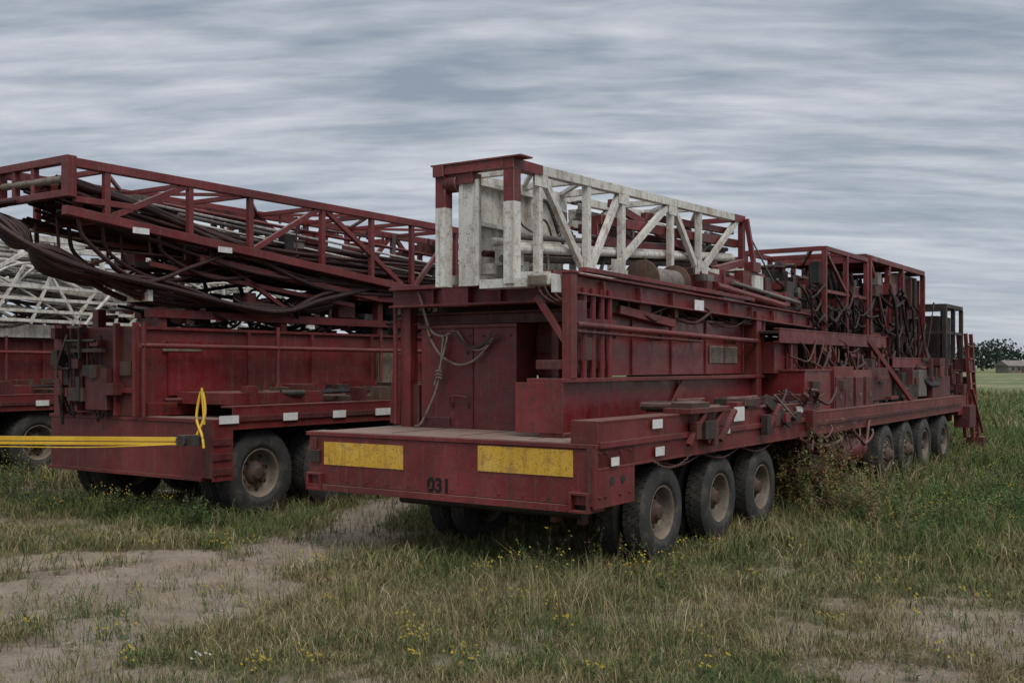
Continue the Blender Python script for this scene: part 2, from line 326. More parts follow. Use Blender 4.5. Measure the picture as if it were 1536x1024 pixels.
# ---- mast A
p=Part()
BOT=((.75,3.12),(7.5,3.66))
W="white"
for t in (1.49,2.44):
    truss(p,t,((1.3,4.37),(7.0,4.49)),BOT,(1.30,2.41,3.31,4.77,5.73),((1.38,1,2.34,0),(3.25,1,2.48,0),(4.70,1,3.05,0),(4.85,1,5.68,0),(7.2,1,5.85,0)),W,.105,.085)
    p.beam((7.0,t,4.49),(7.45,t,4.50),.11,.11,"red"); p.beam((7.42,t,4.45),(7.42,t,3.1),.09,.09,"red")
    p.box(.69,1.3,t-.07,t+.07,4.31,4.42,"red")
    p.box(.70,.84,t-.07,t+.07,3.95,4.308,"red"); p.box(.70,.84,t-.07,t+.07,3.04,3.948,W)
    for s,z in ((1.3,4.28),(3.3,4.33),(4.77,4.36),(2.41,3.36),(3.1,3.42),(5.75,3.62)): p.box(s-.14,s+.14,t-.05,t-.045 ,z-.10,z+.08,W)
p.box(.68,.82,1.56,2.37,4.32,4.42,"red"); p.box(.66,1.0,2.37,2.52,4.30,4.425,"red")
p.box(.66,.9,1.3,2.55,4.422,4.44,"red")
p.lathe((.78,2.22,4.22),[(.0001,0),(.10,0),(.10,.18),(.0001,.18)],"red2",20,1); p.box(.72,.9,2.0,2.45,4.2,4.32,"red")
p.box(.76,.80,1.93,2.22,3.04,4.24,W); p.box(.74,.80,2.14,2.2,3.04,4.24,W); p.box(.74,.80,1.93,1.97,3.04,4.24,W)
p.box(.85,2.7,2.16,2.19,3.25,4.25,W)
for s in (.95,1.5,2.1,2.65): p.box(s,s+.05,2.1,2.16,3.22,4.26,W)
for z in (3.25,3.75,4.22): p.box(.85,2.7,2.08,2.16,z,z+.05,W)
for s in (1.3,2.41,3.31,4.77,5.73,7.42):
    m="red" if s>7 else W
    zb=3.12+(s-.75)*.08
    p.beam((s,1.53,4.38+(s*.018)),(s,2.4,4.38+s*.018),.08,.08,m); p.beam((s,1.53,zb),(s,2.4,zb),.08,.08,m)
for a,b_ in ((1.3,2.41),(2.41,3.31),(3.31,4.77),(4.77,5.73),(5.73,7.42)): p.beam((a,1.53,4.42),(b_,2.4,4.45),.05,.05,W if b_<7 else "red")
for z,t,r,m in ((3.45,1.6,.05,"white"),(3.35,1.75,.045,"grey"),(3.55,1.9,.05,"white"),(3.42,2.0,.04,"red2"),(3.6,1.7,.035,"grey"),(3.5,1.62,.03,"white")): p.tube((.95,t,z),(7.3,t,z+.42),r,m)
for k,(z,t) in enumerate(((3.75,1.7),(3.9,1.85),(4.0,1.6),(4.1,2.0))): p.beam((2.9,t,z),(7.5,t,z+.12),.10,.12,["red","red2","red","white"][k])
p.beam((3.2,1.6,4.25),(6.8,1.6,3.65),.07,.1,"red"); p.beam((4.2,1.62,4.2),(7.3,1.62,4.3),.09,.09,"red")
clutter(p,2.9,7.3,1.6,2.4,3.6,4.3,36,["red","white","grey","red2","black"],31,.035,.3,1.4)
clutter(p,.9,2.8,1.6,2.1,3.15,3.5,14,["white","grey","white"],32,.03,.3,1.0)
hoses(p,1.0,6.5,1.55,2.2,3.5,4.2,14,305,sag=.25)
for s in (1.5,3.9): p.box(s,s+.25,1.4,2.55,3.102,3.16+(s*.06),"red")
p.box(.72,.95,1.3,1.9,3.0,3.1,W); p.box(.78,1.05,1.02,1.30,3.02,3.14,W); p.box(.76,.78,1.04,1.28,3.03,3.12,"rim")
p.box(.80,1.0,.92,1.0,2.93,3.12,"label")
p.obj("mast",A,.006,"edgew")
# ---- top machinery & cages
p=Part()
p.lathe((3.4,1.25,3.25),[(.0001,0),(.26,0),(.26,.03),(.17,.03),(.17,.95),(.26,.95),(.26,.98),(.0001,.98)],"hub",28,1,0)
for i in range(22): p.lathe((3.45+i*.041,1.25,3.25),[(.17,0),(.19,.02),(.17,.04)],"grey",20,1,0)
p.box(4.6,4.8,.9,1.3,3.1,3.4,"red"); p.beam((4.7,.95,3.38),(8.4,.95,3.20),.12,.12,"red"); p.tube((4.9,.85,3.25),(7.6,.85,3.10),.05,"redg",12); p.tube((5.5,.85,3.33),(8.3,.85,3.18),.03,"grey",12)
p.box(6.0,6.9,.9,1.4,3.1,3.55,"red"); p.box(6.3,6.6,.85,1.0,3.55,3.70,"red"); p.beam((5.2,1.0,3.5),(6.2,1.0,3.68),.1,.1,"red")
clutter(p,4.6,8.8,.85,1.4,3.1,3.5,46,["red","red2","red","grey","black","white"],41)
p.beam((7.4,1.4,4.5),(7.5,1.2,3.1),.07,.07,"red"); p.beam((7.45,1.45,4.4),(8.6,1.2,3.2),.02,.02,"grey"); p.beam((7.4,2.4,4.4),(8.2,2.4,3.1),.06,.06,"red")
def cage(s0,s1,t0,t1,z0,z1,S,m="red",w=.08,mid=()):
    for t in (t0,t1):
        p.beam((s0,t,z1),(s1,t,z1),w,w,m)
        for s in S: p.beam((s,t,z0),(s,t,z1-w*.5),w,w,m)
        for z in mid: p.beam((s0,t,z),(s1,t,z),w*.7,w*.7,m)
    for s in S: p.beam((s,t0+w*.5,z1),(s,t1-w*.5,z1),w,w,m)
    for z in mid: p.beam((s0,t0,z),(s0,t1,z),w*.7,w*.7,m)
cage(9.62,12.2,.84,2.3,2.66,4.20,(9.62,10.88,12.2),mid=(3.45,))
p.beam((9.65,.84,4.16),(10.85,.84,3.5),.06,.06,"red"); p.beam((9.7,1.1,4.2),(12.2,2.1,4.2),.06,.06,"red")
p.beam((7.6,2.6,3.9),(9.6,2.4,4.1),.07,.07,"red"); p.beam((7.6,2.6,3.0),(7.6,2.6,3.9),.07,.07,"red")
cage(12.4,16.8,.84,2.6,1.6,4.26,(12.4,13.8,14.9,16.8),w=.10,mid=(2.75,))
p.box(12.4,16.8,.9,2.6,4.33,4.35,"rim"); p.box(16.7,16.78,.9,2.5,1.7,4.1,"red2"); p.box(14.9,16.7,.95,.98,3.2,4.15,"black"); p.box(14.2,14.85,.93,.95,3.0,4.1,"hub")
p.beam((12.5,.84,4.2),(13.7,.84,2.8),.06,.06,"red"); p.beam((16.7,.84,2.8),(15.0,.84,1.7),.06,.06,"red")
p.box(9.9,12.0,1.2,2.2,2.7,3.35,"black"); p.box(10.1,11.8,1.1,1.9,3.36,3.6,"black"); p.box(12.7,16.4,1.3,2.4,1.8,3.6,"black"); p.box(13.0,14.5,1.1,1.3,2.8,3.5,"red2")
for i in range(5): p.tube((10.2+.35*i,1.25,3.6),(10.2+.35*i,1.25,3.95),.06,"black",12)
for i in range(7): p.hose([(9.9+.3*i,1.0,3.9),(10.0+.3*i,.95,3.5),(10.1+.3*i,1.1,3.3)],.035,"hose")
for s in (11.2,14.3): p.lathe((s,1.05,3.15),[(.0001,0),(.16,0),(.16,.25),(.0001,.25)],"grey",24,1)
clutter(p,7.6,9.6,.9,2.4,2.7,3.5,60,["black","red2","grey","black","red"],51); clutter(p,9.7,12.2,.9,2.2,2.7,4.0,80,["black","black","red2","grey","red"],52)
clutter(p,12.4,16.7,.7,2.4,1.6,4.1,150,["black","black","red2","grey","red","hub"],53,L=1.4)
hoses(p,7.2,9.6,.7,1.6,2.9,3.6,34,306,sag=.4); hoses(p,9.6,12.0,.75,1.6,2.9,3.9,34,307,sag=.5); hoses(p,12.4,15,.5,1.0,1.8,3.8,40,308,(.015,.035),(.5,1.8),.6)
for k in range(6): p.hose([(13.8,.5,2.6-.03*k),(14.3+.1*k,.3,1.9),(15+.1*k,.2,1.75),(15.6,.5,2.5)],.035,"hose")
chan(p,12.3,17.0,.35,2.10,2.30,1,"red",.5); p.beam((11.0,.5,2.65),(12.7,.1,1.45),.06,.10,"red"); p.beam((11.3,.75,2.65),(13.0,.3,1.45),.06,.10,"red")
for k in range(6): p.beam((11.2+.27*k,.5-.06*k,2.45-.19*k),(11.45+.27*k,.7-.06*k,2.45-.19*k),.05,.03,"red2")
p.box(10.4,12.0,.3,1.0,1.5,2.1,"red2"); p.box(12.6,13.6,.25,.9,1.5,2.0,"black"); p.box(13.9,14.6,.25,.8,1.5,2.05,"grey"); p.box(14.9,16.6,.2,.9,1.46,1.9,"red2")
clutter(p,10.5,17,.15,.8,1.45,2.3,70,["red","red2","black","hub"],54)
p.box(17.0,18.5,.45,1.7,1.5,2.3,"red2")
cage(17.0,18.8,.4,1.8,2.2,3.52,(17.0,17.9,18.8),"black",.09,mid=(2.9,)); p.box(17.2,18.6,.6,1.7,2.3,3.3,"black"); p.tube((17.4,.5,2.3),(17.4,.5,3.5),.08,"black",14)
p.box(17.0,19.0,.1,2.7,1.0,1.45,"red")
for s,t in ((18.4,.05),(19.0,.05),(19.3,.4)):
    p.beam((s,t,.35),(s-.35,t+.1,2.9),.08,.08,"red")
for z in np.arange(.5,2.8,.3): p.beam((18.36-.137*(z-.35),.07,z),(18.96-.137*(z-.35),.07,z),.04,.04,"red")
p.beam((18.0,.0,1.6),(19.3,.0,.5),.06,.06,"red"); p.box(18.9,19.3,-.1,.3,.05,.4,"red2"); p.box(17.5,18.2,-.05,.3,.7,1.2,"red2")
clutter(p,17.2,19.2,.1,.6,.8,2.3,40,["red","red2","black"],55)
p.obj("machinery_and_cages",A)
# ---- markings
p=Part()
p.box(.010,.0195,2.42,3.60,1.0,1.262,"yellow"); p.box(.010,.0195,.26,1.41,1.045,1.31,"yellow")
p.obj("yellow_markers",A,0)
def text(txt,parent,loc,size,mat,name):
    cu=bpy.data.curves.new(name,"FONT"); cu.body=txt; cu.size=size; cu.extrude=.001; cu.align_x="CENTER"; cu.offset=.007
    o=bpy.data.objects.new(name+"_tmp",cu); scene.collection.objects.link(o)
    bpy.context.view_layer.update(); me=bpy.data.meshes.new_from_object(o); bpy.data.objects.remove(o)
    me.materials.clear(); me.materials.append(M[mat]); n=bpy.data.objects.new(name,me); scene.collection.objects.link(n); n.parent=parent
    Mx=Matrix(((0,0,-1,loc[0]),(-1,0,0,loc[1]),(0,1,0,loc[2]),(0,0,0,1))); n.matrix_local=Mx
text("031",A,(.016,1.93,.79),.21,"hose","number")
p=Part()
r=.014
p.hose([(1.3,3.25,3.05),(1.42,3.22,2.7),(1.44,3.18,2.5),(1.44,3.03,2.29),(1.44,2.85,2.18),(1.44,2.67,2.15),(1.44,2.45,2.23),(1.44,2.22,2.45)],r,"rope")
p.hose([(1.3,3.22,3.0),(1.42,3.16,2.6),(1.45,2.98,2.5),(1.44,2.77,2.56),(1.44,2.6,2.38),(1.44,2.4,2.33),(1.44,2.2,2.47)],r,"rope")
p.hose([(1.44,2.96,2.52),(1.43,2.98,2.3),(1.42,3.0,2.05),(1.42,3.06,1.85),(1.42,3.13,1.7),(1.42,3.30,1.42),(1.3,3.32,1.385)],r,"rope")
p.hose([(1.44,2.90,2.50),(1.43,2.95,2.3),(1.42,3.03,2.05),(1.42,3.09,1.9)],r,"rope")
chain(p,(1.43,2.85,2.56),(1.43,2.12,2.5),.16,26,"hub"); chain(p,(1.41,2.8,2.6),(1.41,2.2,2.56),.22,26,"hub")
for z in (2.02,2.06,1.98): p.hose([(1.40,2.96,z),(1.38,3.0,z+.015),(1.40,3.04,z),(1.44,3.0,z)],.016,"rope")
p.obj("rope",A,0)
# ================================================================ RIG B / C
def rigB(name,O,mm,sd,yellow):
    B=rig(name,O); p=Part()
    p.box(.02,.06,.06,3.73,.62,1.36,"red"); p.box(0,.3,.02,3.75,1.365,1.41,"red"); p.box(-.01,.32,.25,3.74,.575,.62,"red")
    p.box(.0,.34,.0,.03,.58,1.36,"red"); p.box(0,.05,.03,.2,.62,1.364,"red2"); p.box(.30,.34,.03,.4,.6,1.36,"red2")
    for z in (.66,.86,1.06): p.box(-.02,.3,-.02,.0,z,z+.09,"red2")
    p.box(.3,2.2,.05,3.7,1.33,1.40,"deck"); p.box(.05,.3,.04,3.7,1.4105,1.415,"deck")
    chan(p,.34,9,.0,1.26,1.58,1,"red",.25); p.box(.3,9,-.03,-.005,1.37,1.44,"red2"); chan(p,.3,9,3.73,1.1,1.40,-1,"red2")
    for s,w in ((.24,.34),(1.38,.28),(2.4,.28),(3.45,.45)): p.box(s-w/2,s+w/2,-.038,-.031,1.35,1.46,"label")
    for t in (.98,2.3): p.box(.3,14,t,t+.12,.72,1.3,"black")
    p.box(.5,12,.3,3.5,1.27,1.32,"black")
    for s in (.95,2.42,3.9): axle(p,s,.35,3.2,.6)
    clutter(p,.1,6,.5,3.2,.7,1.25,60,["black","red2"],60+sd)
    p.box(.06,8,1.6,3.3,1.42,2.66,"red"); p.box(.0,8.1,1.55,3.38,2.66,2.70,"red"); p.box(.1,8,1.50,1.6,1.42,1.60,"red"); p.box(.0,.06,1.55,3.5,1.42,2.66,"red2")
    for s in (.05,2.0,3.4,4.9,6.4): p.box(s,s+.05,1.54,1.6,1.6,2.66,"red")
    p.box(.5,1.6,1.565,1.6,1.7,2.5,"redg"); p.box(.4,1.1,1.555,1.564,2.35,2.40,"rim"); p.box(5.1,5.7,1.55,1.6,1.8,2.45,"rim")
    p.tube((-.1,1.4,2.42),(7.5,1.4,2.40),.035,"red",12); p.tube((.3,1.4,1.64),(7.5,1.4,1.62),.03,"red2")
    for s in (-.05,2.5,5.0): p.tube((s,1.4,1.42),(s,1.4,2.75),.03,"red")
    p.box(-.08,.0,3.3,3.5,1.41,2.75,"red"); p.box(-.16,.0,2.1,2.6,1.5,2.1,"red2")
    for t in (1.56,2.0,2.8): p.box(-.08,.0,t,t+.06,1.42,2.75,"red")
    p.box(-.06,.0,1.65,2.75,1.75,1.82,"red"); p.box(-.05,-.01,1.7,1.95,2.0,2.2,"hub")
    clutter(p,-.2,.0,1.9,3.4,1.45,2.7,34,["red2","red","black","hub"],70+sd,.03)
    hoses(p,-.2,-.1,2.2,3.4,1.6,2.6,10,310+sd,(.01,.02),(.02,.08),.5)
    clutter(p,.5,8,.1,1.5,1.59,1.85,60,["red","red2","black","hub","red"],71+sd)
    p.box(.6,2.4,.3,1.5,1.585,1.75,"red"); p.box(2.9,5.5,.25,1.4,1.585,1.66,"hub")
    for (a,b_) in ((.3,1.2),(.4,1.9)): p.hose([(-.1,3.2-a*.2,2.6),(-.2,3.25,2.1),(-.2,3.1,1.75),(-.15,3.2,1.5)],.02,"hub")
    for k in range(8): p.hose([(2.2+.3*k,.9,1.75),(2.6+.3*k,.4+.05*k,1.72),(3.6+.3*k,.7,1.78)],.018,"hose")
    for s in (.4,2.8,5.2,7.5):
        for t in (1.65,3.1): p.box(s,s+.14,t,t+.14,2.70,3.5 if s>4 else 3.0,"red")
    p.box(.2,8,1.6,1.72,2.84,2.96,"red"); p.box(4.5,8.2,1.5,3.2,3.3,3.42,"red")
    clutter(p,.4,8,1.65,3.2,2.7,3.3,120,["red","red2","black","grey",mm],73+sd,L=1.6)
    hoses(p,.2,6,1.5,2.8,2.8,3.5,30,320+sd,(.015,.035),(.8,2.4),.3)
    p.box(.1,.18,1.5,2.3,3.06,3.22,"white"); p.box(.08,.1,1.58,1.82,3.08,3.20,"lens")
    p.obj("chassis_and_body",B)
    for i,s in enumerate((.95,2.42,3.9)):
        wheel(B,"wheel_right",s,.10,.615,.625,1,seed=i+.2,W=.3); wheel(B,"wheel_left",s,3.6,.615,.625,-1,seed=i,W=.3)
    p=Part(); top=((-1.25,4.82),(12,4.78)); bot=((-1.3,4.18),(12,3.02))
    for t in (1.38,3.0):
        truss(p,t,top,bot,(-.67,.73,1.89,3.48,4.72,5.84,7.2,8.6,10),((.68,1,-.6,0),(3.4,1,1.95,0),(3.56,1,5.55,0),(7.1,1,5.9,0),(7.3,1,9,0)),mm,.12,.085)
        p.box(-1.30,-1.16,t-.07,t+.07,4.36,4.9,mm)
    p.box(-1.3,-1.18,1.45,2.93,4.80,4.90,mm); p.box(-1.3,-1.18,1.45,2.93,4.36,4.45,mm)
    for t in (2.1,2.55): p.box(-1.28,-1.2,t,t+.08,4.45,4.8,mm)
    p.box(-1.16,-.2,1.34,1.42,4.30,4.38,mm)
    if mm=="red": p.tube((-1.24,1.5,4.6),(-1.24,2.9,4.62),.05,"rim",12)
    for s in (-.67,.73,1.89,3.48,4.72,5.84,7.2):
        zb=4.18-(s+1.3)*.0872
        p.beam((s,1.43,4.79),(s,2.95,4.79),.07,.07,mm); p.beam((s,1.43,zb),(s,2.95,zb),.08,.08,mm)
    for a,b_ in ((-.67,.73),(1.89,.73),(1.89,3.48),(4.72,3.48),(4.72,5.84),(7.2,5.84)): p.beam((a,1.43,4.80),(b_,2.95,4.80),.05,.05,mm)
    R=random.Random(sd); rig_h="hose" if mm=="red" else "grey"
    for k in range(42 if mm=="red" else 14):
        t=R.uniform(1.46,2.7); z=R.uniform(4.05,4.6); z2=R.uniform(3.4,4.1); q=R.uniform(-.2,.15)
        p.hose([(-1.1,t,z+.1),(.2,t+.05,z-.12),(2.0,t-.05,(z+z2)/2-.18),(4.0,t,z2+q),(8,t,z2)],R.uniform(.024,.05),"hose")
    for k in range(14 if mm=="red" else 4):
        t=1.42+.05*k; j=R.uniform(-.17,.17)
        p.hose([(-1.3,t+1.1,4.38),(-1.85+.03*k,t+.8,4.2+j*.3),(-1.9+.06*k,t+.4,3.86+j),(-1.2,t,3.55-j),(.3,t,3.2+j*1.1),(2.4,t,3.04-j*.7),(3.6,t,3.2+j),(5.2,t+.1,3.6)],R.uniform(.028,.045),"hose")
    for k in range(14):
        t=1.45+.1*k; a=R.uniform(-.3,1.6); p.hose([(-.9+a,t,4.15-a*.08),(-.75+a,t,3.8-.06*(k%6)),(.1+a,t,3.35+.1*a),(1.0+a,t,3.6),(1.9+a,t,3.95)],R.uniform(.018,.035),"hose" if mm=="red" else mm)
    for k in range(18):
        t=R.uniform(1.5,2.9); z=R.uniform(4.0,4.65); p.tube((-1.1+R.uniform(0,2),t,z),(9,t+R.uniform(-.2,.2),z-R.uniform(.1,.7)),R.uniform(.015,.04),R.choice([mm,"white","grey","red2",mm,"white"]))
    p.box(-1.0,2.5,2.0,2.5,4.50,4.62,mm); clutter(p,-.9,9,1.5,2.9,3.6,4.6,150,[mm,"red2","black","grey",mm,"black"],80+sd,.03,.25,1.8)
    if mm=="red":
        for s in (-.3,1.2): p.box(s,s+.28,1.311,1.318,4.06-(s+1.3)*.0872,4.15-(s+1.3)*.0872,"label")
    p.beam((1.0,1.5,3.75),(5.0,1.5,3.35),.08,.1,mm); p.beam((.2,1.6,3.6),(4.5,1.6,3.2),.06,.07,mm); p.beam((3.0,1.6,3.0),(1.2,1.6,3.9),.06,.06,mm)
    p.obj("mast",B,.006,"edge" if mm=="red" else "edgew"); return B
B=rigB("drilling_rig_truck",(-4.0,14.29),"red",1,True)
C=rigB("drilling_rig_truck",(-10.6,19.0),"white",2,False)
p=Part(); R=random.Random(9)
p.box(.5,8,1.4,3.3,2.72,3.0,"white")
for s in np.arange(.5,8,.6): p.box(s,s+.03,1.37,1.4,2.72,3.0,"white")
for k in range(24):
    t=R.uniform(.8,3); s=R.uniform(-1,7); p.hose([(s,t,3.0),(s+.4,t,3.6+R.uniform(-.2,.3)),(s+1.4,t,4.1+R.uniform(-.3,.3)),(s+3,t,4.0),(s+5,t,3.1+R.uniform(-.1,.4))],R.uniform(.025,.045),"white")
for k in range(26): s=R.uniform(-1,12); p.beam((s,1.2,3.0),(s+R.uniform(-1.2,1.2),1.2,4.2),.06,.06,"white")
for z in (3.1,3.3,3.55,3.8): p.beam((-1,1.2,z),(12,1.2,z-.1),.07,.07,"white")
p.obj("pipe_rack",C,.006,"edgew")
p=Part(); p.beam((-4.38,14.12,1.165),(-9.2,14.2,1.19),.05,.055,"strap"); p.beam((-4.38,14.12,1.105),(-9.2,14.2,1.13),.05,.04,"strap")
p.box(-4.42,-4.12,14.05,14.25,1.08,1.22,"black"); p.tube((-4.35,14.0,1.15),(-4.35,14.3,1.15),.07,"black")
p.hose([(-4.2,14.2,1.2),(-4.10,14.25,1.5),(-4.16,14.3,1.80),(-4.23,14.3,1.45),(-4.1,14.1,1.22),(-4.06,14.05,1.05)],.018,"strap"); p.beam((-4.15,14.28,1.84),(-4.11,14.25,1.35),.05,.02,"strap")
p.hose([(-4.38,14.1,1.10),(-5.6,14.1,1.06),(-7,14.12,1.07),(-9.2,14.2,1.08)],.008,"strap")
yo=p.obj("yellow_tow_strap",None,.004,None)
# ================================================================ TERRAIN
def vn(x,y,sd):
    xi=np.floor(x);yi=np.floor(y);fx=x-xi;fy=y-yi;fx=fx*fx*(3-2*fx);fy=fy*fy*(3-2*fy)
    h=lambda a,b_: np.modf(np.abs(np.sin(a*127.1+b_*311.7+sd*17.3)*43758.5453))[0]
    return (h(xi,yi)*(1-fx)+h(xi+1,yi)*fx)*(1-fy)+(h(xi,yi+1)*(1-fx)+h(xi+1,yi+1)*fx)*fy
def fbm(x,y,sd,o=4):
    a=.5;r=0;t=0
    for i in range(o): r=r+a*vn(x*2**i,y*2**i,sd+i);t+=a;a*=.5
    return r/t
def dist(x,y,pts):
    d=np.full(np.shape(x),1e9)
    for (ax,ay),(bx,by) in zip(pts,pts[1:]):
        L=(bx-ax)**2+(by-ay)**2; t=np.clip(((x-ax)*(bx-ax)+(y-ay)*(by-ay))/L,0,1)
        d=np.minimum(d,np.hypot(x-ax-t*(bx-ax),y-ay-t*(by-ay)))
    return d
def seg(x,y,pts,w): return np.clip(1.5-dist(x,y,pts)/w,0,1)
T1=[(-1.9,17),(-2.2,13),(-2.9,11.6),(-4.0,10.4),(-5.4,9.2),(-7,8)]
T2=[(-2.4,10.2),(-3.1,8.8),(-3.7,7.2),(-4,5)]
def dirt(x,y):
    n=fbm(x*1.1,y*1.1,3); n2=fbm(x*4,y*4,9)
    d=seg(x,y,[(-1.9,17),(-2.2,13.4)],.45)
    d=np.maximum(d,seg(x,y,T1[1:],.9))
    d=np.maximum(d,seg(x,y,[(-2.2,12.5),(-5.0,11.8),(-9,9.8)],.4))
    d=np.maximum(d,seg(x,y,T2,.55))
    d=np.maximum(d,.92*np.clip(1.4-np.hypot((x-4.5)/2.2,(y-8.6)/1.2),0,1))
    d=np.maximum(d,.75*np.clip(1.3-np.hypot((x-2.6)/.9,(y-7.4)/.5),0,1))
    d=np.maximum(d,.9*np.clip(1.3-np.hypot((x-17)/5,(y-37)/2),0,1))
    d=np.maximum(d,.30*np.clip((n-.42)*6,0,1))
    return np.clip(d*1.1+(n-.5)*1.0+(n2-.5)*1.0,0,1)
def hgt(x,y):
    h=.05*(fbm(x*.35,y*.35,5,3)-.5)+.035*(fbm(x*1.6,y*1.6,6,3)-.5)+.018*(fbm(x*5,y*5,8,3)-.5)
    d1=dist(x,y,T1)+.1*(fbm(x*2,y*2,12)-.5); ruts=np.exp(-((d1-.5)/.12)**2)*.04-np.exp(-((d1-.72)/.08)**2)*.025
    return h-(.02+ruts)*dirt(x,y)*(np.hypot(x,y-12)<30)
N=720; kk=6; ext=1400; u=np.linspace(-1,1,N); ax_=ext*np.sinh(kk*u)/np.sinh(kk)
X,Y=np.meshgrid(ax_,ax_+10); Z=hgt(X,Y)
me=bpy.data.meshes.new("ground"); vs=np.stack([X,Y,Z],-1).reshape(-1,3)
idx=np.arange(N*N).reshape(N,N); q=np.stack([idx[:-1,:-1],idx[:-1,1:],idx[1:,1:],idx[1:,:-1]],-1).reshape(-1,4)
me.vertices.add(len(vs)); me.vertices.foreach_set("co",vs.astype(np.float32).ravel())
me.loops.add(q.size); me.loops.foreach_set("vertex_index",q.astype(np.int32).ravel())
me.polygons.add(len(q)); me.polygons.foreach_set("loop_start",np.arange(0,q.size,4,dtype=np.int32)); me.update(calc_edges=True)
ca=me.color_attributes.new("dirt","FLOAT_COLOR","POINT"); D=dirt(X,Y).ravel(); ca.data.foreach_set("color",np.stack([D,D,D,np.ones_like(D)],-1).astype(np.float32).ravel())
me.polygons.foreach_set("use_smooth",np.ones(len(q),bool))
g=bpy.data.objects.new("ground",me); scene.collection.objects.link(g)
m,nt,b,v=newmat("ground_soil")
at=nt.nodes.new("ShaderNodeAttribute"); at.attribute_name="dirt"
dm=math_(nt,"ADD",at.outputs["Fac"],math_(nt,"MULTIPLY",math_(nt,"SUBTRACT",noise(nt,v,9,8,.7),.5),.9))
dm=ramp(nt,dm,[(.35,0),(.62,1)])
soil=ramp(nt,noise(nt,v,1.6,10,.72),[(.3,(.20,.155,.112)),(.5,(.30,.242,.180)),(.7,(.40,.33,.255))])
soil=mix(nt,ramp(nt,noise(nt,v,60,4,.7),[(.54,0),(.62,.65)]),soil,(.13,.10,.075))
soil=mix(nt,ramp(nt,noise(nt,v,34,3,.6),[(.64,0),(.69,.7)]),soil,(.46,.40,.33))
soil=mix(nt,ramp(nt,noise(nt,v,7,7,.75),[(.55,0),(.68,.55)]),soil,(.17,.13,.085))
gr=ramp(nt,noise(nt,v,3,9,.7),[(.3,(.060,.058,.026)),(.5,(.115,.10,.052)),(.7,(.20,.165,.10))])
far=ramp(nt,noise(nt,v,.05,6,.6,(.35,1,1)),[(.35,(.08,.115,.04)),(.5,(.13,.15,.062)),(.65,(.23,.215,.105))])
sp=nt.nodes.new("ShaderNodeSeparateXYZ"); nt.links.new(v,sp.inputs[0])
gr=mix(nt,ramp(nt,math_(nt,"MULTIPLY",sp.outputs[1],.01),[(.25,0),(.6,1)]),gr,far)
nt.links.new(mix(nt,dm,gr,soil),b.inputs["Base Color"]); b.inputs["Roughness"].default_value=.95; b.inputs["Specular IOR Level"].default_value=.2
bump(nt,b,noise(nt,v,14,9,.78),1.0,.045); me.materials.append(m)
# ---- loose stones and clods
p_v=[];p_f=[];p_c=[]
ico=[(0,0,1),(.89,0,.45),(.28,.85,.45),(-.72,.53,.45),(-.72,-.53,.45),(.28,-.85,.45),(.72,.53,-.3),(-.28,.85,-.3),(-.89,0,-.3),(-.28,-.85,-.3),(.72,-.53,-.3)]
icf=[(0,1,2),(0,2,3),(0,3,4),(0,4,5),(0,5,1),(1,6,2),(2,7,3),(3,8,4),(4,9,5),(5,10,1),(6,7,2),(7,8,3),(8,9,4),(9,10,5),(10,6,1)]
cy=rng.uniform(6.5,15,14000); cx=rng.uniform(-.55,.55,14000)*cy; dd=dirt(cx,cy); kp=rng.uniform(0,1,14000)<dd*.8; cx=cx[kp];cy=cy[kp]; cz=hgt(cx,cy)
for x,y,z in zip(cx,cy,cz):
    s=.004+.010*random.random()**3+ (.02*random.random() if random.random()<.02 else 0); o=len(p_v); g_=random.uniform(.6,1.3); sx_=random.uniform(.8,1.6)
    for a in ico: p_v.append((x+a[0]*s*sx_*random.uniform(.8,1.2),y+a[1]*s*random.uniform(.8,1.2),z+a[2]*s*.7)); p_c.append([.27*g_,.22*g_,.165*g_])
    p_f+= [(o+a,o+b_,o+c_) for a,b_,c_ in icf]
# ---- grass
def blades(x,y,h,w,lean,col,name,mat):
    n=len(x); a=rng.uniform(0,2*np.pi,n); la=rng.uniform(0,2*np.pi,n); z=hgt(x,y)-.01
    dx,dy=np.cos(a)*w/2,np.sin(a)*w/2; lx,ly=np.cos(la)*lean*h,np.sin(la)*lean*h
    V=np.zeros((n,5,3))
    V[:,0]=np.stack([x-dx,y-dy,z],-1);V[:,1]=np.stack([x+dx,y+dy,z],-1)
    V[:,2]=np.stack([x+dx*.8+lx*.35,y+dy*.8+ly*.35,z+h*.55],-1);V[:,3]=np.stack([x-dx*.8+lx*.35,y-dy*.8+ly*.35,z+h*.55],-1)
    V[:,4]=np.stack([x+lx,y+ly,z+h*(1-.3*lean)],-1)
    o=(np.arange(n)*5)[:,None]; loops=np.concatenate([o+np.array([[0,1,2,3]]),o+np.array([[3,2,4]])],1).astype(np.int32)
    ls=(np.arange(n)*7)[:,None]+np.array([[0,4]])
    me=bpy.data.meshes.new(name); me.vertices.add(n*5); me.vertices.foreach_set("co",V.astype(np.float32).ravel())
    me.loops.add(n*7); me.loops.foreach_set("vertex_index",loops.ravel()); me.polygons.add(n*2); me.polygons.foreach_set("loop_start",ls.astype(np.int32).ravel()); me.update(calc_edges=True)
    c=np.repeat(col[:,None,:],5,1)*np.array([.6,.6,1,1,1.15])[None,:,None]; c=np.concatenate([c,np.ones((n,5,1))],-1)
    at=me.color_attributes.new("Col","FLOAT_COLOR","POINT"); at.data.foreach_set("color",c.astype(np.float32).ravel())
    me.materials.append(mat); ob=bpy.data.objects.new(name,me); scene.collection.objects.link(ob); return ob
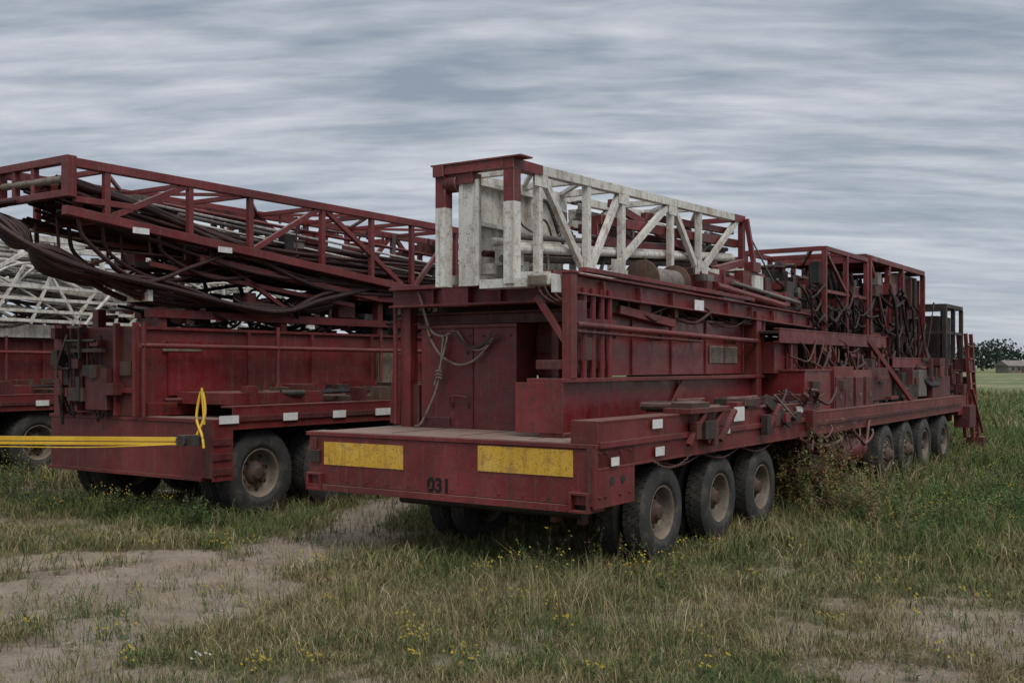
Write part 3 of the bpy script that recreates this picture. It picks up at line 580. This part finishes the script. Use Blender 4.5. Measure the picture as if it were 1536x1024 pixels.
def veg(name):
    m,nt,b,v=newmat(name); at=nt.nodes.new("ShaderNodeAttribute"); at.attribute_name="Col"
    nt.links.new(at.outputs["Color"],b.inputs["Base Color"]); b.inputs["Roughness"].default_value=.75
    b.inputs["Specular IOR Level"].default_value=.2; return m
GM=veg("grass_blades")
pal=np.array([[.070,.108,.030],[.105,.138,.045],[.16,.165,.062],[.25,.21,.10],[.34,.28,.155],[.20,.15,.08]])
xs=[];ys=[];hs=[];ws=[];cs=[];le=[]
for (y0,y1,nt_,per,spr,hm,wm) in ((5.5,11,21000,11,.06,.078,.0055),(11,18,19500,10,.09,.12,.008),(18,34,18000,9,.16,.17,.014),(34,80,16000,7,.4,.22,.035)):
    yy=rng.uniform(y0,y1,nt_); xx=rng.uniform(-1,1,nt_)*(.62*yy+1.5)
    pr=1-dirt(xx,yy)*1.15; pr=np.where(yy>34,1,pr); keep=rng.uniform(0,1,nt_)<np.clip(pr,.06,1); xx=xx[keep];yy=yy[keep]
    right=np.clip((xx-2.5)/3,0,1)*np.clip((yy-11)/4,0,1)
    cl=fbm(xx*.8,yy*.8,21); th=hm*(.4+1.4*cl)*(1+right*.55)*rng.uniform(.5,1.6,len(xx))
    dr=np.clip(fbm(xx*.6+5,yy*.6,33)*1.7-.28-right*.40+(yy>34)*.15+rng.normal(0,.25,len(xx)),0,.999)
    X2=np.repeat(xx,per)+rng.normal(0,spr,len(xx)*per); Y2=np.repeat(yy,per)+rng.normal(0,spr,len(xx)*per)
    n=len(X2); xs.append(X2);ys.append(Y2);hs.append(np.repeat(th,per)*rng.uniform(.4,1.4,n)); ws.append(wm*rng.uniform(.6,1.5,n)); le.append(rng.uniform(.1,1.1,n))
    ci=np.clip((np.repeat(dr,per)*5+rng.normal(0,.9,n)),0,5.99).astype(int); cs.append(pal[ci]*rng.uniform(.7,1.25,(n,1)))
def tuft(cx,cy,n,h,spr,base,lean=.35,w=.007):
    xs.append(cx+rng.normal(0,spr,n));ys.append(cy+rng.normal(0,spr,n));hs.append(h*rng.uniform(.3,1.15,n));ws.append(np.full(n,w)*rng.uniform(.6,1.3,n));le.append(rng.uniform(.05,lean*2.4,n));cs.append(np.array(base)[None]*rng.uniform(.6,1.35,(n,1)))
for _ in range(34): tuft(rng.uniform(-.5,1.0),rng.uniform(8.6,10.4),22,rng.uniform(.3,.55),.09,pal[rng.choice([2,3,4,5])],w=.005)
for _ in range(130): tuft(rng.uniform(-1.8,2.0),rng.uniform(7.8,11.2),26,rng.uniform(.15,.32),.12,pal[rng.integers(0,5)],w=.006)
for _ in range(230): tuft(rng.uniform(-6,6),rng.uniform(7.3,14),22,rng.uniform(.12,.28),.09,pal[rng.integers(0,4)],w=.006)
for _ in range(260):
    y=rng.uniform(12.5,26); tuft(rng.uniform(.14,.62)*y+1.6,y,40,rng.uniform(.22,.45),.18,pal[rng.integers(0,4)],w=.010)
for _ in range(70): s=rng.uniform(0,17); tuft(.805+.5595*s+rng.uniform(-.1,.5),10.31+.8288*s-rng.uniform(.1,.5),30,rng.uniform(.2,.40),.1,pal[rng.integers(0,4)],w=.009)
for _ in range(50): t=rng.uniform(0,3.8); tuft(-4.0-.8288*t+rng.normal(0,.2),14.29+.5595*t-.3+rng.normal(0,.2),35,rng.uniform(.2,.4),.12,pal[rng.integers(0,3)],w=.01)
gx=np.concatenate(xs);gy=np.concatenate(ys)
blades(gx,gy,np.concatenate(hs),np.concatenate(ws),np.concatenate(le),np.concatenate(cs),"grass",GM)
# ---- weeds
WV=[];WF=[];WC=[]
def wquad(c,d,u_,l,w,col):
    o=len(WV); d=Vector(d).normalized(); s=d.cross(Vector(u_)).normalized()*w*.5; c=Vector(c)
    WV.extend([c,c+d*l*.5+s,c+d*l,c+d*l*.5-s]); WF.append((o,o+1,o+2,o+3)); WC.extend([col]*4)
def weed(x,y,h,col,fl=None,nst=5,leaf=.07):
    for _ in range(nst):
        a=random.uniform(0,6.28); ln=random.uniform(.05,.5); z0=float(hgt(np.array(x),np.array(y))); P=Vector((x+random.gauss(0,.06),y+random.gauss(0,.06),z0)); H=h*random.uniform(.45,1.1)
        n=int(H/.035)+3; cc=[c*random.uniform(.75,1.2) for c in col]
        for i in range(n):
            k=i/n; Q=P+Vector((math.cos(a)*ln*k*k*H,math.sin(a)*ln*k*k*H,H*k))
            wquad(Q,(math.cos(a)*ln*k,math.sin(a)*ln*k,1),(math.sin(i),math.cos(i),0),H/n*1.3,.008,[c*.8 for c in cc])
            if k>.12:
                for _ in range(2):
                    b2=random.uniform(0,6.28); wquad(Q,(math.cos(b2),math.sin(b2),random.uniform(-.1,.7)),(0,0,1),leaf*random.uniform(.5,1.2)*(1.2-.6*k),leaf*.26,[c*random.uniform(.7,1.3) for c in cc])
        if fl:
            for _ in range(2):
                Q2=Q+Vector((random.gauss(0,.03),random.gauss(0,.03),random.gauss(.02,.02))); wquad(Q2,(1,.2,.3),(0,0,1),.018,.018,fl); wquad(Q2,(0.2,0,1),(0,1,0),.018,.018,fl)
yel=[.48,.35,.05]; brn=[.16,.11,.05]; NN=[None]*3
for _ in range(30): weed(random.uniform(0,1.7),random.uniform(9.8,10.9),random.uniform(.2,.5),random.choice([[.10,.115,.04],[.14,.135,.055]]),random.choice([None,yel,yel,brn]),3,.05)
for _ in range(16): weed(4.25+random.gauss(0,.3),15.2+random.gauss(0,.3),random.uniform(.8,1.5),random.choice([[.17,.165,.06],[.22,.18,.08]]),brn,7,.10)
for _ in range(14): weed(4.6+random.gauss(0,.5),14.8+random.gauss(0,.5),random.uniform(.5,.9),[.20,.17,.075],brn,5,.08)
for _ in range(260):
    y=random.uniform(12.5,24); weed(random.uniform(.24,.6)*y+1.2,y,random.uniform(.22,.55),random.choice([[.065,.12,.033],[.085,.14,.04],[.12,.15,.05],[.17,.16,.07]]),random.choice(NN+[yel,brn,brn]),4,.09)
for _ in range(170): y=random.uniform(7.3,13); weed(random.uniform(-.5,.5)*y,y,random.uniform(.06,.2),random.choice([[.07,.11,.035],[.12,.13,.05]]),random.choice(NN+[yel]),4,.05)
for _ in range(60): t=random.uniform(-.3,4.2); weed(-4.0-.8288*t,14.0+.5595*t+random.gauss(0,.25),random.uniform(.2,.5),[.08,.11,.04],random.choice(NN+[yel]),4,.08)
for _ in range(12): weed(random.uniform(-9.5,-7.8),random.uniform(16.5,19),random.uniform(.4,.9),[.10,.13,.04],random.choice([None,yel]),6,.08)
weed(-2.23,7.6,.07,[.09,.11,.04],[.6,.6,.57],3,.04)
def colmesh(name,V,F_,C_,mat):
    me=bpy.data.meshes.new(name); me.from_pydata([tuple(v) for v in V],[],F_); at=me.color_attributes.new("Col","FLOAT_COLOR","POINT")
    at.data.foreach_set("color",np.concatenate([np.array(C_),np.ones((len(C_),1))],-1).astype(np.float32).ravel()); me.materials.append(mat)
    o=bpy.data.objects.new(name,me); scene.collection.objects.link(o); return o
colmesh("weeds",WV,WF,WC,GM)
colmesh("gravel",p_v,p_f,p_c,veg("stone_grey"))
# ---- distant trees
WV=[];WF=[];WC=[]
x=-340
while x<460:
    y=340+random.gauss(0,16); H=random.uniform(8,11.5); r=H*.42; base=random.uniform(.75,1.15)
    for k in range(2):
        wquad((x,y,0),(0,0,1),(0,1,0) if k else (1,0,0),H*.7,.5,[.05,.04,.03])
    lobes=[(x+random.gauss(0,r*.5),y+random.gauss(0,r*.5),H*random.uniform(.2,.8),r*random.uniform(.4,.75)) for _ in range(8)]
    for _ in range(260):
        lx,ly,lz,lr=random.choice(lobes); d=Vector((random.gauss(0,1),random.gauss(0,1),random.gauss(0,1))).normalized()*lr*random.uniform(.6,1.05)
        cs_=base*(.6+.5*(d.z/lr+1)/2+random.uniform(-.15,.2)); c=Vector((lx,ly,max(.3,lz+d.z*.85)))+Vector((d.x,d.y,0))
        wquad(c,(random.gauss(0,1),random.gauss(0,1),random.gauss(0,1)),(.3,.5,.8),.9,.8,[.065*cs_,.10*cs_,.078*cs_])  # bluish distance haze is painted into the leaf colour
    x+=random.uniform(1.6,3.6)
colmesh("tree_line",WV,WF,WC,veg("distant_foliage"))
# ---- house
H=bpy.data.objects.new("house",None); scene.collection.objects.link(H); H.location=(141,300,0); H.rotation_euler=(0,0,.25); H.scale=(.75,.75,.75)
p=Part(); p.box(-5,5,-3.5,3.5,0,2.7,"grey")
for xx in (-3.6,-.9,2.3): p.box(xx,xx+1.2,-3.53,-3.5,1.0,2.1,"black")
p.box(.7,1.6,-3.53,-3.5,0,2.1,"hub"); p.obj("walls_and_windows",H,0)
p=Part(); p.add([(-5.5,-4,2.7),(5.5,-4,2.7),(5.5,4,2.7),(-5.5,4,2.7),(-5.5,0,4.8),(5.5,0,4.8)],[(0,1,5,4),(2,3,4,5),(0,4,3),(1,2,5),(0,3,2,1)],"grey"); p.obj("roof",H,0)
# ================================================================ LIGHT
w=bpy.data.worlds.new("World"); scene.world=w; w.use_nodes=True; nt=w.node_tree; bg=nt.nodes["Background"]
az=math.radians(160); el=math.radians(52)
sky=nt.nodes.new("ShaderNodeTexSky"); sky.sky_type="NISHITA"; sky.sun_disc=False; sky.sun_elevation=el; sky.sun_rotation=az
tc=nt.nodes.new("ShaderNodeTexCoord"); sx=nt.nodes.new("ShaderNodeSeparateXYZ"); nt.links.new(tc.outputs["Generated"],sx.inputs[0])
zz=math_(nt,"ADD",math_(nt,"MAXIMUM",sx.outputs[2],0),.16)
cb=nt.nodes.new("ShaderNodeCombineXYZ"); nt.links.new(math_(nt,"DIVIDE",sx.outputs[0],zz),cb.inputs[0]); nt.links.new(math_(nt,"DIVIDE",sx.outputs[1],zz),cb.inputs[1])
mp=nt.nodes.new("ShaderNodeMapping"); mp.inputs["Rotation"].default_value=(0,0,math.radians(2)); nt.links.new(cb.outputs[0],mp.inputs[0]); cv=mp.outputs[0]
n1=noise(nt,cv,1.0,6,.52,(1.0,2.4,1),.35); n2=noise(nt,cv,1.0,5,.55,(2.2,7.5,1),.35); n3=noise(nt,cv,.9,3,.5,(.9,1.3,1),.3); n4=noise(nt,cv,1.0,5,.6,(5,15,1),.3)
f=math_(nt,"ADD",math_(nt,"ADD",math_(nt,"MULTIPLY",n1,.28),math_(nt,"MULTIPLY",n2,.32)),math_(nt,"ADD",math_(nt,"MULTIPLY",n3,.25),math_(nt,"MULTIPLY",n4,.15)))
cl=ramp(nt,f,[(.40,(.27,.315,.385)),(.47,(.37,.41,.47)),(.53,(.49,.52,.57)),(.60,(.62,.64,.68))])
hz=ramp(nt,sx.outputs[2],[(.0,.55),(.09,.25),(.2,0)])
cl=mix(nt,hz,cl,(.52,.565,.63))
zen=ramp(nt,sx.outputs[2],[(.0,.4),(.35,.4),(.85,1.0)])
gain=math_(nt,"MULTIPLY",zen,2.65)
gv=nt.nodes.new("ShaderNodeVectorMath"); gv.operation="SCALE"; nt.links.new(cl,gv.inputs[0]); nt.links.new(gain,gv.inputs["Scale"])
ns=nt.nodes.new("ShaderNodeVectorMath"); ns.operation="SCALE"; nt.links.new(sky.outputs[0],ns.inputs[0]); ns.inputs["Scale"].default_value=.1
nt.links.new(mix(nt,.92,ns.outputs[0],gv.outputs[0]),bg.inputs[0]); bg.inputs[1].default_value=1.0
L=bpy.data.lights.new("sun","SUN"); L.energy=1.5; L.angle=math.radians(28); L.color=(1,.93,.82); lo=bpy.data.objects.new("sun",L); scene.collection.objects.link(lo)
d=Vector((math.sin(az)*math.cos(el),math.cos(az)*math.cos(el),math.sin(el))); lo.rotation_euler=d.to_track_quat("Z","Y").to_euler()
cam=bpy.data.cameras.new("camera"); co=bpy.data.objects.new("camera",cam); scene.collection.objects.link(co); scene.camera=co
co.location=(0,0,2.14); co.rotation_euler=(math.radians(90),0,0); cam.sensor_width=36; cam.lens=37.5; cam.shift_y=36/1536; cam.clip_end=5000; cam.clip_start=.1
scene.view_settings.view_transform="Standard"; scene.view_settings.look="None"; scene.view_settings.exposure=0
